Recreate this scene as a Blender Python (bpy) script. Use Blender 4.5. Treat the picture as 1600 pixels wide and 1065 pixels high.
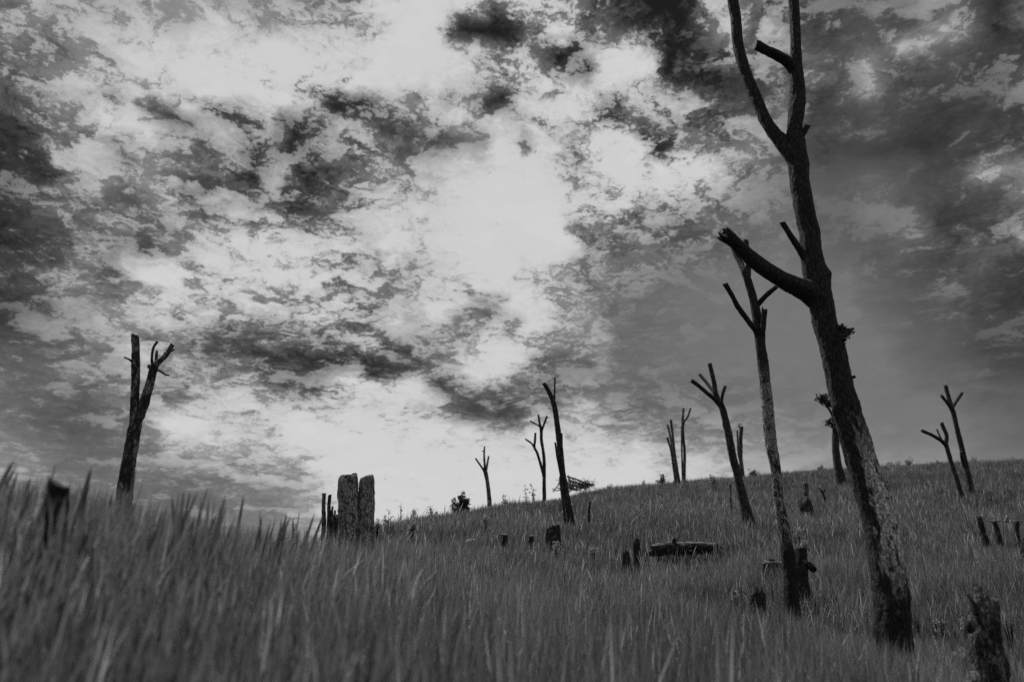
import bpy, bmesh, math, random
import numpy as np
from mathutils import Vector, noise

scene = bpy.context.scene
for o in list(bpy.data.objects):
    bpy.data.objects.remove(o)

# ---------------------------------------------------------------- camera
cam_data = bpy.data.cameras.new("camera")
cam = bpy.data.objects.new("camera", cam_data)
scene.collection.objects.link(cam)
scene.camera = cam
cam_data.lens = 28.0
cam_data.sensor_width = 36.0
cam_data.clip_start = 0.05
cam_data.clip_end = 6000.0
cam.location = (0, 0, 0)
cam.rotation_euler = (math.radians(90 + 22.0), 0, 0)
cam_data.dof.use_dof = True
cam_data.dof.focus_distance = 14.0
cam_data.dof.aperture_fstop = 1.15

# ---------------------------------------------------------------- sun, sky, exposure
SUN_EL, SUN_AZ = 62.0, -38.0          # degrees above the horizon, degrees right of the view
sun_data = bpy.data.lights.new("sun", 'SUN')
sun = bpy.data.objects.new("sun", sun_data)
scene.collection.objects.link(sun)
sun_data.energy = 4.4
sun_data.angle = math.radians(0.5)
sun_data.color = (1.0, 1.0, 1.0)      # a black-and-white photograph: the light is neutral
_e, _a = math.radians(SUN_EL), math.radians(SUN_AZ)
_dir = Vector((math.sin(_a) * math.cos(_e), math.cos(_a) * math.cos(_e), math.sin(_e)))
sun.rotation_euler = _dir.to_track_quat('Z', 'Y').to_euler()

scene.view_settings.view_transform = 'Standard'
scene.view_settings.look = 'None'
scene.view_settings.exposure = 0.0
scene.view_settings.gamma = 1.0
scene.view_settings.use_curve_mapping = False
scene.cycles.use_denoising = False
scene.cycles.max_bounces = 4
scene.cycles.diffuse_bounces = 2
scene.cycles.transmission_bounces = 2
scene.cycles.transparent_max_bounces = 4

# brightness of the sky as the clouds lie over the hill, with a vignette painted in at the left edge, 32 x 16 patches from the upper left; 0 dark, 9 white
SKY = [
 "66667676" "66679987" "77521365" "43343541",
 "65778899" "99879976" "64674265" "54445532",
 "56778999" "98888877" "76576334" "43453323",
 "45687566" "66546787" "88656655" "42332233",
 "36666655" "55565458" "77764556" "42211122",
 "25666655" "53466789" "97897774" "43332334",
 "35566654" "54478899" "99776654" "43344234",
 "24544578" "87768899" "99655444" "43334233",
 "36646778" "98766789" "87554444" "44433332",
 "24568877" "76766876" "87544444" "44433332",
 "34566554" "56755678" "86644444" "44443322",
 "45556764" "43344577" "64444444" "44443332",
 "44456787" "76787444" "45644444" "44444433",
 "54445888" "89999988" "87865555" "54544443",
 "65445566" "78999999" "99998876" "66555544",
 "65554445" "56899999" "99999887" "76666666",
]
# how broken the cloud is in patches twice that size; 0 even air, 9 torn
TORN = ["5433465787785444", "6547775678765334", "6546775368861114", "5556764347741335",
        "4556675563100024", "4555675551000001", "3444565545421000", "3344433333321100"]
# single gaps, streaks and puffs laid over those patches: (points, half width, tone)
STREAKS = [
 ([(705,40),(745,55)],17,2.5), ([(778,30),(800,55)],20,1.5), ([(810,60),(850,66),(885,85)],13,1.5), ([(895,100),(925,112)],14,2), ([(535,4),(556,4)],6,1.5),
 ([(700,140),(730,138),(765,152),(795,162)],10,2), ([(215,170),(250,182),(300,182)],8,2), ([(315,168),(360,178),(428,205)],11,1.5), ([(275,200),(310,212)],6,2),
 ([(310,238),(360,250),(405,245)],8,2), ([(400,240),(440,228),(480,215)],9,2), ([(300,290),(350,296),(395,288)],8,2), ([(395,285),(440,265),(490,262),(522,275)],7,1.5),
 ([(455,146),(480,140),(503,146)],6,1.5), ([(505,152),(520,168),(545,172)],9,1.5), ([(545,172),(585,168)],6,2.5), ([(440,182),(480,190)],11,2), ([(445,212),(500,216)],9,2),
 ([(445,305),(480,322),(520,326)],8,2.5), ([(465,282),(520,290)],9,7.3), ([(600,207),(650,213)],6,3), ([(676,198),(690,228)],8,2), ([(692,216),(750,220)],9,4), ([(600,240),(640,255),(690,262)],8,5),
 ([(815,170),(825,210)],16,5), ([(855,215),(892,217)],6,4.5), ([(950,178),(985,184),(998,206)],5,3.5), ([(1015,225),(1035,240)],16,4), ([(900,235),(915,280)],15,5.5),
 ([(990,10),(1030,30)],24,2), ([(1055,40),(1065,70)],16,2), ([(1050,85),(1110,100)],20,2.5), ([(1090,120),(1150,130)],18,3), ([(970,95),(1010,90)],18,7.3), ([(1105,30),(1135,60)],20,6.3),
 ([(868,50),(893,50)],9,8), ([(960,245),(1010,268),(1080,272),(1135,275)],15,8.7), ([(900,365),(950,380)],18,4.5), ([(975,335),(1060,345)],10,5), ([(930,230),(960,225)],22,8.7), ([(975,110),(1010,115)],20,7.5),
 ([(0,140),(28,148)],10,2), ([(0,212),(60,215)],12,2), ([(45,262),(80,285)],18,1.5), ([(0,262),(35,285)],18,2), ([(20,385),(90,388)],11,2), ([(120,390),(145,393)],8,1.7), ([(170,395),(215,400)],11,1.7), ([(0,455),(80,475)],14,1.7),
 ([(55,75),(80,92),(105,112)],5,4), ([(150,175),(190,188),(230,195)],15,8.7), ([(155,158),(190,164)],5,3.5), ([(120,120),(160,128)],6,5), ([(165,235),(180,238)],6,3.5), ([(205,310),(235,315)],6,4), ([(115,290),(130,305)],10,4),
 ([(380,545),(450,548),(520,545),(600,572),(680,610),(750,640),(800,645)],15,2.9), ([(420,575),(500,580)],18,3.2), ([(520,612),(560,600),(605,598),(650,606),(682,628)],10,8.4), ([(470,492),(530,508),(575,533)],7,7.6),
 ([(600,428),(640,430)],9,4.3), ([(650,436),(680,434)],8,4.5), ([(690,433),(720,434)],6,4.5), ([(715,465),(755,480),(795,512)],10,3.8), ([(680,530),(735,525)],12,4), ([(755,575),(790,545)],28,8.7),
 ([(400,738),(470,730)],6,5.5), ([(440,712),(455,708)],6,6), ([(628,682),(642,682)],4,6), ([(688,683),(702,682)],3,6), ([(718,679),(738,676)],4,4.8), ([(895,652),(930,648)],16,7.4), ([(1000,671),(1022,671)],7,6.6),
 ([(1400,75),(1440,60),(1500,40)],15,6.5), ([(1340,90),(1355,140)],16,5.9), ([(1350,300),(1400,290),(1440,275)],10,6.1), ([(1520,275),(1560,262),(1595,240)],14,6.6), ([(1565,295),(1600,285)],8,6.1), ([(1430,364),(1465,360)],4,5.7), ([(1395,395),(1440,385)],7,5.5),
 ([(1525,382),(1550,378)],5,6.1), ([(1575,380),(1600,372)],9,5.7), ([(1500,452),(1545,438),(1580,430)],6,5.5), ([(1500,150),(1540,135)],6,4), ([(1250,110),(1275,70)],8,5.5), ([(1285,195),(1300,200)],8,5.5),
 ([(1330,215),(1420,205)],26,1.8), ([(1500,215),(1560,190)],16,1.7), ([(1390,110),(1420,120)],14,2.1), ([(1380,20),(1395,40)],12,2),
 ([(830,492),(865,503)],8,8.2), ([(880,500),(900,512)],9,7.4), ([(905,520),(940,536)],6,7.8), ([(800,440),(830,452)],7,7), ([(860,400),(900,412)],7,5.6), ([(970,420),(1000,428)],6,5),
 ([(215,640),(250,620)],8,5), ([(245,600),(300,612)],10,4.8), ([(255,650),(300,690),(340,700)],14,8.4), ([(380,590),(440,610)],10,6.8), ([(325,632),(365,640)],5,6), ([(290,545),(330,548)],8,3), ([(355,518),(372,522)],6,3.5),
 ([(0,620),(60,640)],12,2.6), ([(80,655),(150,675)],14,3.3), ([(110,610),(130,625)],6,3.5), ([(60,580),(90,590)],8,4), ([(0,595),(50,590)],10,5.4),
]
AZ0, AZ1, EL0, EL1, NC, NR = -43.0, 43.0, 4.0, 52.0, 63, 34

# ---------------------------------------------------------------- view and terrain maths
F_PX = 1600 * 28.0 / 36.0            # focal length in photograph pixels
PITCH = math.radians(22.0)
CP, SP = math.cos(PITCH), math.sin(PITCH)

def ray(px, py):
    """direction of a photograph pixel, scaled so that its forward (Y) part is 1"""
    a = (px - 800.0) / F_PX
    b = (532.5 - py) / F_PX
    y = CP - b * SP
    return a / y, (SP + b * CP) / y

def at(px, py, d):
    u, v = ray(px, py)
    return np.array([u * d, d, v * d])

def grass_height(x, y):
    d = np.hypot(x, y)
    return 0.62 - 0.16 * np.clip((d - 6) / 20, 0, 1)

# where the top of the grass is seen: photograph pixel and forward distance
CTRL = [
    # near ground
    (150, 1000, 2.3), (500, 1030, 2.5), (850, 1050, 3.0), (1150, 1050, 4.0), (1500, 1062, 4.6),
    (0, 900, 2.3), (300, 890, 2.8), (600, 930, 4.2), (900, 965, 5.4), (1200, 1003, 7.0), (1400, 1026, 7.6), (1600, 1026, 7.2),
    # left bank
    (-200, 700, 3.6), (0, 722, 3.4), (120, 741, 3.5), (250, 767, 3.9), (380, 795, 4.6), (480, 812, 6.5),
    # middle of the slope
    (560, 836, 13.5), (700, 870, 13.0), (740, 846, 18), (870, 838, 20), (1070, 868, 18), (890, 808, 25), (1165, 802, 23),
    (1237, 945, 13), (1260, 888, 15), (1530, 838, 19), (1400, 880, 15), (1600, 900, 14), (1000, 920, 12), (1500, 762, 31), (1310, 744, 36),
    (1750, 850, 18), (1750, 1000, 8),
    (720, 803, 26), (810, 797, 29), (900, 774, 33), (1000, 770, 34), (1150, 760, 36),
    # skyline
    (590, 812, 24), (640, 804, 28), (700, 795, 31), (760, 789, 34), (850, 779, 36), (905, 765, 38), (955, 758, 40), (1050, 753, 43), (1150, 746, 45),
    (1300, 736, 46), (1450, 726, 46), (1600, 722, 46), (1800, 715, 46),
]

def _tps(r2):
    return np.where(r2 > 0, r2 * np.log(r2 + 1e-12) * 0.5, 0.0)

def _solve():
    P = []
    for px, py, d in CTRL:
        q = at(px, py, d)
        P.append((q[0], q[1], q[2] - grass_height(q[0], q[1])))
    sky = {c[0]: c for c in CTRL[-12:]}
    for px, py, d in CTRL[-12:]:                       # the far side of the crest falls away
        q = at(px, py, d)
        z = q[2] - 0.46
        for k, dz in ((1.3, -1.2), (1.8, -6.0)):
            P.append((q[0] * k, q[1] * k, z + dz))
    for x, y, z in ((-9, 12, -0.15), (-6, 12, 0.05), (-16, 20, -2.5), (-9, 22, -1.0), (-24, 40, -7), (-40, 60, -10), (-14, 6, 0.3), (-25, 12, -1),
                    (0, 0, -0.98), (-1, 0, -0.98), (1, 0, -1.0), (3, 0, -1.15), (-3, 0, -0.85), (0, -4, -1.6), (-8, -6, -1.6), (8, -6, -2.0),
                    (14, 4, -0.6), (10, 0, -1.4), (-20, -20, -4.5), (20, -20, -5), (40, 10, 0.5), (50, 35, 5), (-10, 0, -0.6)):
        P.append((x, y, z))
    P = np.array(P)
    n = len(P)
    S = 10.0
    X = P[:, :2] / S
    d2 = ((X[:, None] - X[None]) ** 2).sum(-1)
    A = np.zeros((n + 3, n + 3))
    A[:n, :n] = _tps(d2) + np.eye(n) * 0.002
    A[:n, n] = 1; A[:n, n + 1:] = X
    A[n, :n] = 1; A[n + 1:, :n] = X.T
    b = np.zeros(n + 3); b[:n] = P[:, 2]
    return X, np.linalg.solve(A, b), S

_TX, _TW, _TS = _solve()

def ground(x, y):
    x = np.asarray(x, float); y = np.asarray(y, float)
    sh = x.shape
    x = x.ravel(); y = y.ravel()
    out = np.empty_like(x)
    for i in range(0, len(x), 40000):
        q = np.stack([np.clip(x[i:i + 40000], -75, 85), np.clip(y[i:i + 40000], -35, 95)], 1) / _TS
        d2 = ((q[:, None] - _TX[None]) ** 2).sum(-1)
        n = len(_TX)
        out[i:i + 40000] = _tps(d2) @ _TW[:n] + _TW[n] + q @ _TW[n + 1:]
    far = np.clip((np.hypot(x, y - 20) - 70) / 60, 0, 1)
    far = far * far * (3 - 2 * far)
    out = out * (1 - far) - 14.0 * far
    return out.reshape(sh)
# ---------------------------------------------------------------- sky with clouds (world)
def build_world():
    def resample(src, cell, nc, nr):
        h, wd = src.shape
        out = []
        for r in range(nr):
            el = math.radians(EL0 + (EL1 - EL0) * r / (nr - 1))
            row = []
            for c in range(nc):
                az = math.radians(AZ0 + (AZ1 - AZ0) * c / (nc - 1))
                dx, dy, dz = math.sin(az) * math.cos(el), math.cos(az) * math.cos(el), math.sin(el)
                f = dy * CP + dz * SP
                x = np.clip((800 + F_PX * dx / f) / cell - 0.5, 0, wd - 1.001)
                y = np.clip((532.5 - F_PX * (-dy * SP + dz * CP) / f) / cell - 0.5, 0, h - 1.001)
                i, j = int(x), int(y); fx, fy = x - i, y - j
                row.append(float((src[j, i] * (1 - fx) + src[j, i + 1] * fx) * (1 - fy) + (src[j + 1, i] * (1 - fx) + src[j + 1, i + 1] * fx) * fy))
            out.append(row)
        return out
    coarse = np.array([[int(c) for c in r] for r in SKY], float)
    gy, gx = np.mgrid[5:850:10, 5:1600:10].astype(float)
    cx = np.clip(gx / 50 - 0.5, 0, 30.999); cy = np.clip(gy / 50 - 0.5, 0, 14.999)
    ci, cj = cx.astype(int), cy.astype(int); fx, fy = cx - ci, cy - cj
    fine = (coarse[cj, ci] * (1 - fx) + coarse[cj, ci + 1] * fx) * (1 - fy) + (coarse[cj + 1, ci] * (1 - fx) + coarse[cj + 1, ci + 1] * fx) * fy
    for pts, hw, tone in STREAKS:
        dist = np.full(gx.shape, 1e9)
        for (x0, y0), (x1, y1) in zip(pts[:-1], pts[1:]):
            ll = (x1 - x0) ** 2 + (y1 - y0) ** 2
            tt = np.clip(((gx - x0) * (x1 - x0) + (gy - y0) * (y1 - y0)) / ll, 0, 1)
            dist = np.minimum(dist, np.hypot(gx - x0 - tt * (x1 - x0), gy - y0 - tt * (y1 - y0)))
        hw = max(hw, 7)
        wgt = np.clip((1.4 * hw - dist) / (0.85 * hw), 0, 1)
        wgt = wgt * wgt * (3 - 2 * wgt)
        fine = fine * (1 - wgt) + max(tone, 2.6) * wgt
    rows = resample((45 + 18 * fine) / 255.0, 10, NC, NR)
    torn = resample(np.array([[int(c) for c in r] for r in TORN], float) / 9.0, 100, 18, 10)
    w = bpy.data.worlds.new("World"); scene.world = w; w.use_nodes = True
    w.cycles.sampling_method = 'MANUAL'; w.cycles.sample_map_resolution = 512
    nt = w.node_tree; N = nt.nodes; L = nt.links
    N.clear()
    def node(t, **k):
        n = N.new(t)
        for a, b in k.items(): setattr(n, a, b)
        return n
    def m(op, a, b=0.0, c=0.0, clamp=False):
        n = node('ShaderNodeMath', operation=op, use_clamp=clamp)
        for i, v in enumerate((a, b, c)):
            if hasattr(v, 'is_linked'): L.new(v, n.inputs[i])
            else: n.inputs[i].default_value = v
        return n.outputs[0]
    def vm(op, a, b=(0, 0, 0), s=None):
        n = node('ShaderNodeVectorMath', operation=op)
        for i, v in enumerate((a, b)):
            if hasattr(v, 'is_linked'): L.new(v, n.inputs[i])
            else: n.inputs[i].default_value = v
        if s is not None: n.inputs['Scale'].default_value = s
        return n.outputs[0]
    def smooth(x, a, b):
        n = node('ShaderNodeMapRange', interpolation_type='SMOOTHSTEP')
        L.new(x, n.inputs[0]); n.inputs[1].default_value = a; n.inputs[2].default_value = b
        return n.outputs[0]
    def nz(vec, scale, detail, rough=0.55, out=0, dist=0.0, lac=2.0):
        n = node('ShaderNodeTexNoise'); L.new(vec, n.inputs['Vector'])
        n.inputs['Scale'].default_value = scale; n.inputs['Detail'].default_value = detail
        n.inputs['Roughness'].default_value = rough; n.inputs['Distortion'].default_value = dist; n.inputs['Lacunarity'].default_value = lac
        return n.outputs[out]
    tc = node('ShaderNodeTexCoord')
    sep = node('ShaderNodeSeparateXYZ'); L.new(tc.outputs['Generated'], sep.inputs[0])
    X, Y, Z = sep.outputs
    # cloud layer: where the view ray meets a gently curved deck
    zc = m('ADD', m('MAXIMUM', Z, 0.0), 0.16)
    comb = node('ShaderNodeCombineXYZ'); L.new(m('DIVIDE', X, zc), comb.inputs[0]); L.new(m('DIVIDE', Y, zc), comb.inputs[1])
    P = comb.outputs[0]
    az = m('ARCTAN2', X, Y); el = m('ARCSINE', Z)
    d2r = math.radians
    u0 = m('DIVIDE', m('SUBTRACT', az, d2r(AZ0)), d2r(AZ1 - AZ0))
    v0 = m('DIVIDE', m('SUBTRACT', el, d2r(EL0)), d2r(EL1 - EL0))
    # ragged cloud edges: the layout is warped by noise carried on the deck
    wa = vm('SUBTRACT', nz(P, 9.0, 7, 0.66, 1), (0.5, 0.5, 0.5))
    Pw = vm('ADD', P, vm('SCALE', wa, s=0.22))
    sw = node('ShaderNodeSeparateXYZ'); L.new(wa, sw.inputs[0])
    u = m('MULTIPLY_ADD', sw.outputs[0], 0.05, u0)
    v = m('MULTIPLY_ADD', sw.outputs[1], 0.075, v0)
    def field(tab, u, v):
        """a table of tones: three rows at a time in the red, green and blue of a ramp, weighted by height"""
        nr, nc = len(tab), len(tab[0])
        vr = m('MULTIPLY', v, nr - 1.0)
        def ramp_of(cols, x):
            cr = node('ShaderNodeValToRGB'); ramp = cr.color_ramp; ramp.interpolation = 'LINEAR'
            L.new(x, cr.inputs[0])
            while len(ramp.elements) > 1: ramp.elements.remove(ramp.elements[-1])
            for c, g in enumerate(cols):
                if c == 0:
                    e = ramp.elements[0]; e.position = 0.0
                else:
                    e = ramp.elements.new(c / (len(cols) - 1.0))
                e.color = (g[0], g[1], g[2], 1)
            return cr.outputs[0]
        acc = None
        for r in range(0, nr, 3):
            cols = [[tab[min(r + k, nr - 1)][c] for k in range(3)] for c in range(nc)]
            ui, vi = u, vr
            if acc is not None:                 # tie each group to the one before, so that few values are held at once
                ui = m('MULTIPLY_ADD', acc, 1e-9, u); vi = m('MULTIPLY_ADD', acc, 1e-9, vr)
            if nc > 32:                         # 63 columns: two ramps that share their middle stop
                ua = m('MULTIPLY', ui, 2.0); ub = m('SUBTRACT', ua, 1.0)
                val = vm('SUBTRACT', vm('ADD', ramp_of(cols[:32], ua), ramp_of(cols[31:], ub)), tuple(cols[31]))
            else:
                val = ramp_of(cols, ui)
            w3 = vm('SUBTRACT', (1.0, 1.0, 1.0), vm('ABSOLUTE', vm('SUBTRACT', vi, tuple(float(r + k) if r + k < nr else 1e4 for k in range(3)))))
            w3 = vm('MAXIMUM', w3, (0.0, 0.0, 0.0))
            dt = node('ShaderNodeVectorMath', operation='DOT_PRODUCT'); L.new(val, dt.inputs[0]); L.new(w3, dt.inputs[1])
            acc = dt.outputs['Value'] if acc is None else m('ADD', dt.outputs['Value'], acc)
        return acc
    acc = field(rows, u, v)
    rag = field(torn, u, v)
    # beyond the frame the same broken cloud goes on
    general = m('MULTIPLY_ADD', m('SUBTRACT', nz(P, 1.1, 4, 0.55), 0.5), 1.6, 0.55, clamp=True)
    ins = m('MULTIPLY', m('MULTIPLY', smooth(u0, 0.0, 0.07), smooth(u0, 1.0, 0.93)), m('MULTIPLY', smooth(v0, -0.05, 0.03), smooth(v0, 1.0, 0.93)))
    lay = m('ADD', m('MULTIPLY', acc, ins), m('MULTIPLY', general, m('SUBTRACT', 1.0, ins)))
    rag = m('ADD', m('MULTIPLY', rag, ins), m('MULTIPLY', m('SUBTRACT', 1.0, ins), 0.65))
    # clear sky, seen through a red filter as black-and-white film sees it
    sk = node('ShaderNodeTexSky', sky_type='NISHITA'); sk.sun_disc = False
    sk.sun_elevation = d2r(SUN_EL); sk.sun_rotation = d2r(SUN_AZ)
    sk.dust_density = 0.15; sk.air_density = 1.0; sk.ozone_density = 1.5; sk.altitude = 1500
    sc_ = node('ShaderNodeSeparateColor'); L.new(sk.outputs[0], sc_.inputs[0])
    STR = 0.1
    # a deep red filter: the paler air near the hill keeps its tone, the high blue goes dark
    clear = m('POWER', m('MULTIPLY', sc_.outputs[0], STR), 1 / 2.2)
    clear = m('MINIMUM', m('MAXIMUM', m('MULTIPLY', m('SUBTRACT', clear, 0.37), 1.6), 0.14), 0.75)
    WHITE = 0.855
    span = m('SUBTRACT', WHITE, clear)
    c = m('DIVIDE', m('SUBTRACT', lay, clear), m('MAXIMUM', span, 0.05))
    f1 = m('SUBTRACT', nz(Pw, 6.0, 11, 0.62, dist=0.2), 0.5)
    puff = None
    for s_, w_ in ((6.0, 0.5), (13.0, 0.36), (28.0, 0.26), (60.0, 0.18)):
        q = m('MULTIPLY', m('ABSOLUTE', m('SUBTRACT', nz(Pw, s_, 1, 0.5), 0.5)), w_ * 4)
        puff = q if puff is None else m('ADD', puff, q)
    puff = m('SUBTRACT', puff, 0.48)
    fb = m('MULTIPLY_ADD', puff, 0.62, m('MULTIPLY', f1, 1.25))
    rag = m('MULTIPLY', rag, m('MULTIPLY_ADD', smooth(c, 0.72, 1.02), -0.55, 1.0))
    # crisp white heaps against the gaps: a narrow threshold that follows the layout
    key = m('MULTIPLY_ADD', m('SUBTRACT', c, 0.47), 0.80, m('MULTIPLY', fb, 1.35))
    crisp = smooth(key, -0.08, 0.08)
    wisp = smooth(m('MULTIPLY_ADD', m('SUBTRACT', nz(Pw, 17.0, 8, 0.66), 0.5), 1.5, m('MULTIPLY', m('SUBTRACT', c, 0.5), 0.7)), -0.14, 0.16)
    push = m('ADD', m('MULTIPLY', m('SUBTRACT', crisp, 0.5), 0.50), m('MULTIPLY', m('SUBTRACT', wisp, 0.5), 0.28))
    push = m('SUBTRACT', push, m('MULTIPLY', m('SUBTRACT', c, 0.5), 0.48))
    push = m('ADD', m('MULTIPLY', m('MAXIMUM', push, 0.0), m('MULTIPLY_ADD', smooth(c, 0.2, 0.95), 0.7, 0.3)), m('MINIMUM', push, 0.0))
    c2 = m('MULTIPLY_ADD', m('MULTIPLY', push, rag), 0.95, c)
    c2 = m('MULTIPLY_ADD', m('MULTIPLY', fb, rag), 0.7, c2)
    c2 = m('MAXIMUM', c2, 0.0)
    c3 = m('MINIMUM', c2, m('MULTIPLY_ADD', m('SUBTRACT', c2, 0.92), 0.22, 0.92))
    disp = m('MULTIPLY_ADD', c3, span, clear)
    rad = m('POWER', m('MAXIMUM', disp, 0.0), 2.2)
    bg = node('ShaderNodeBackground'); out = node('ShaderNodeOutputWorld')
    L.new(m('DIVIDE', rad, STR), bg.inputs['Color']); bg.inputs['Strength'].default_value = STR
    L.new(bg.outputs[0], out.inputs[0])

build_world()

# ---------------------------------------------------------------- helpers
col = scene.collection
rng = np.random.default_rng(7)
random.seed(11)

class NT:
    """small wrapper for building a material"""
    def __init__(self, name):
        self.mat = bpy.data.materials.new(name); self.mat.use_nodes = True
        self.t = self.mat.node_tree; self.bsdf = self.t.nodes['Principled BSDF']
        self.tc = self.new('ShaderNodeTexCoord')
    def new(self, t, **k):
        n = self.t.nodes.new(t)
        for a, b in k.items(): setattr(n, a, b)
        return n
    def link(self, a, b): self.t.links.new(a, b)
    def vec(self, scale=(1, 1, 1), src='Object'):
        mp = self.new('ShaderNodeMapping'); mp.inputs['Scale'].default_value = scale
        self.link(self.tc.outputs[src], mp.inputs[0]); return mp.outputs[0]
    def noise(self, vec, scale, detail=5, rough=0.55, dist=0.0):
        n = self.new('ShaderNodeTexNoise'); self.link(vec, n.inputs['Vector'])
        n.inputs['Scale'].default_value = scale; n.inputs['Detail'].default_value = detail
        n.inputs['Roughness'].default_value = rough; n.inputs['Distortion'].default_value = dist
        return n.outputs[0]
    def ramp(self, x, stops):
        r = self.new('ShaderNodeValToRGB'); e = r.color_ramp.elements
        self.link(x, r.inputs[0])
        e[0].position, e[1].position = stops[0][0], stops[-1][0]
        e[0].color = (stops[0][1],) * 3 + (1,); e[1].color = (stops[-1][1],) * 3 + (1,)
        for p, v in stops[1:-1]:
            q = e.new(p); q.color = (v,) * 3 + (1,)
        return r.outputs[0]
    def mix(self, f, a, b, mode='MIX'):
        n = self.new('ShaderNodeMix', data_type='RGBA', blend_type=mode)
        for s, v in ((0, f), (6, a), (7, b)):
            if hasattr(v, 'is_linked'): self.link(v, n.inputs[s])
            else: n.inputs[s].default_value = v if s == 0 else (v, v, v, 1)
        return n.outputs[2]
    def math(self, op, a, b=0.0, clamp=False):
        n = self.new('ShaderNodeMath', operation=op, use_clamp=clamp)
        for i, v in enumerate((a, b)):
            if hasattr(v, 'is_linked'): self.link(v, n.inputs[i])
            else: n.inputs[i].default_value = v
        return n.outputs[0]
    def done(self, color, bump=None, strength=0.6, dist=0.02, rough=0.9, spec=0.2):
        self.link(color, self.bsdf.inputs['Base Color'])
        self.bsdf.inputs['Roughness'].default_value = rough
        self.bsdf.inputs['Specular IOR Level'].default_value = spec
        if bump is not None:
            b = self.new('ShaderNodeBump'); b.inputs['Strength'].default_value = strength; b.inputs['Distance'].default_value = dist
            self.link(bump, b.inputs['Height']); self.link(b.outputs[0], self.bsdf.inputs['Normal'])
        return self.mat

def bark(name, dark, mid, pale, pale_amount=0.5, band=None, scale=1.0, bump=1.0, side=None, spot=1.0):
    """furrowed bark with paler lichen and scorched patches; band = (z0, z1) where the lichen is thick"""
    n = NT(name)
    v = n.vec((1, 1, 0.28))
    furrow = n.noise(v, 42 * scale, 6, 0.65, 0.6)
    patch = n.noise(n.vec((1, 1, 0.55)), 7.5 * scale * spot, 7, 0.70, 0.9)
    fine = n.noise(n.vec((1, 1, 1)), 38 * scale, 5, 0.62)
    vo = n.new('ShaderNodeTexVoronoi', feature='DISTANCE_TO_EDGE'); vo.inputs['Scale'].default_value = 26 * scale
    wv = n.new('ShaderNodeMix', data_type='VECTOR'); wv.inputs[0].default_value = 0.06
    nn = n.new('ShaderNodeTexNoise'); nn.inputs['Scale'].default_value = 14 * scale; n.link(v, nn.inputs['Vector'])
    n.link(v, wv.inputs[4]); n.link(nn.outputs[1], wv.inputs[5]); n.link(wv.outputs[1], vo.inputs['Vector'])
    plate = n.ramp(vo.outputs['Distance'], [(0.0, 0), (0.16, 1)])
    base = n.mix(n.ramp(furrow, [(0.35, 0), (0.65, 1)]), dark, mid)
    base = n.mix(n.math('MULTIPLY', n.math('SUBTRACT', 1.0, plate), 0.7), base, dark * 0.5)
    thr = 0.60 - 0.16 * pale_amount
    lic = n.ramp(patch, [(thr, 0), (thr + 0.05, 1)])
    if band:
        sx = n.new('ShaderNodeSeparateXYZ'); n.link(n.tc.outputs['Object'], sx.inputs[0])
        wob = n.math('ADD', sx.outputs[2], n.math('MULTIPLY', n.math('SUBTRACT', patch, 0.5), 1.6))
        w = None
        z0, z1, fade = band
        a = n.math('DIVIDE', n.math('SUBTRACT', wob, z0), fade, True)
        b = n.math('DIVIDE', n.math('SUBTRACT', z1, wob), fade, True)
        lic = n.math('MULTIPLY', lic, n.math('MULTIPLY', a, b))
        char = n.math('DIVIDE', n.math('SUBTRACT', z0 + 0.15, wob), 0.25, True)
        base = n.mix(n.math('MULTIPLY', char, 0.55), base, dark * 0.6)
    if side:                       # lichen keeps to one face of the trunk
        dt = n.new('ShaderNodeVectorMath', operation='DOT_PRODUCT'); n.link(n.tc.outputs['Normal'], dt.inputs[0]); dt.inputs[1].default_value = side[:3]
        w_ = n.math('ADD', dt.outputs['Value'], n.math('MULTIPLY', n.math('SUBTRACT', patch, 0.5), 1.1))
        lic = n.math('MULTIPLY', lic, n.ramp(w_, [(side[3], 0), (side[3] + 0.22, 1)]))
    lic = n.math('MULTIPLY', lic, n.math('MULTIPLY', n.ramp(fine, [(0.38, 0.25), (0.56, 1)]), n.math('ADD', n.math('MULTIPLY', plate, 0.55), 0.45)))
    color = n.mix(lic, base, pale)
    h = n.math('ADD', n.math('ADD', furrow, n.math('MULTIPLY', patch, 0.5)), n.math('MULTIPLY', plate, 0.6))
    return n.done(color, h, bump, 0.018)

M = {}
M['bark'] = bark('bark_dark', 0.018, 0.058, 0.13, 0.35)
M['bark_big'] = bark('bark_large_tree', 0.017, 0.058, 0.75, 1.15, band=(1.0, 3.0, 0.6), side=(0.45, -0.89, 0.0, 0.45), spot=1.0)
M['bark_pale'] = bark('bark_peeled', 0.019, 0.06, 0.42, 1.0, band=(1.4, 4.6, 0.5), scale=1.2)
M['bark_mid'] = bark('bark_weathered', 0.018, 0.06, 0.26, 0.7)
M['bark_stump'] = bark('bark_mottled', 0.03, 0.14, 0.42, 0.9, scale=1.0, spot=2.2)
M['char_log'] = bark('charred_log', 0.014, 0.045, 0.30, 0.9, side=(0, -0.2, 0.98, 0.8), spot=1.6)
M['char_near'] = bark('charred_splintered', 0.016, 0.06, 0.22, 0.6, scale=1.3)
M['char'] = bark('charred_wood', 0.014, 0.042, 0.16, 0.35)
n = NT('cut_wood'); M['cut'] = n.done(n.ramp(n.noise(n.vec((1, 1, 1)), 30, 4), [(0.3, 0.05), (0.7, 0.14)]))
n = NT('pale_wood'); M['pale'] = n.done(n.ramp(n.noise(n.vec((1, 1, 0.3)), 40, 5), [(0.3, 0.16), (0.7, 0.42)]), n.noise(n.vec((1, 1, 0.3)), 60, 4))
n = NT('grey_stick'); M['stick'] = n.done(n.ramp(n.noise(n.vec((1, 1, 1)), 25, 4), [(0.3, 0.07), (0.7, 0.26)]))
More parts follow.
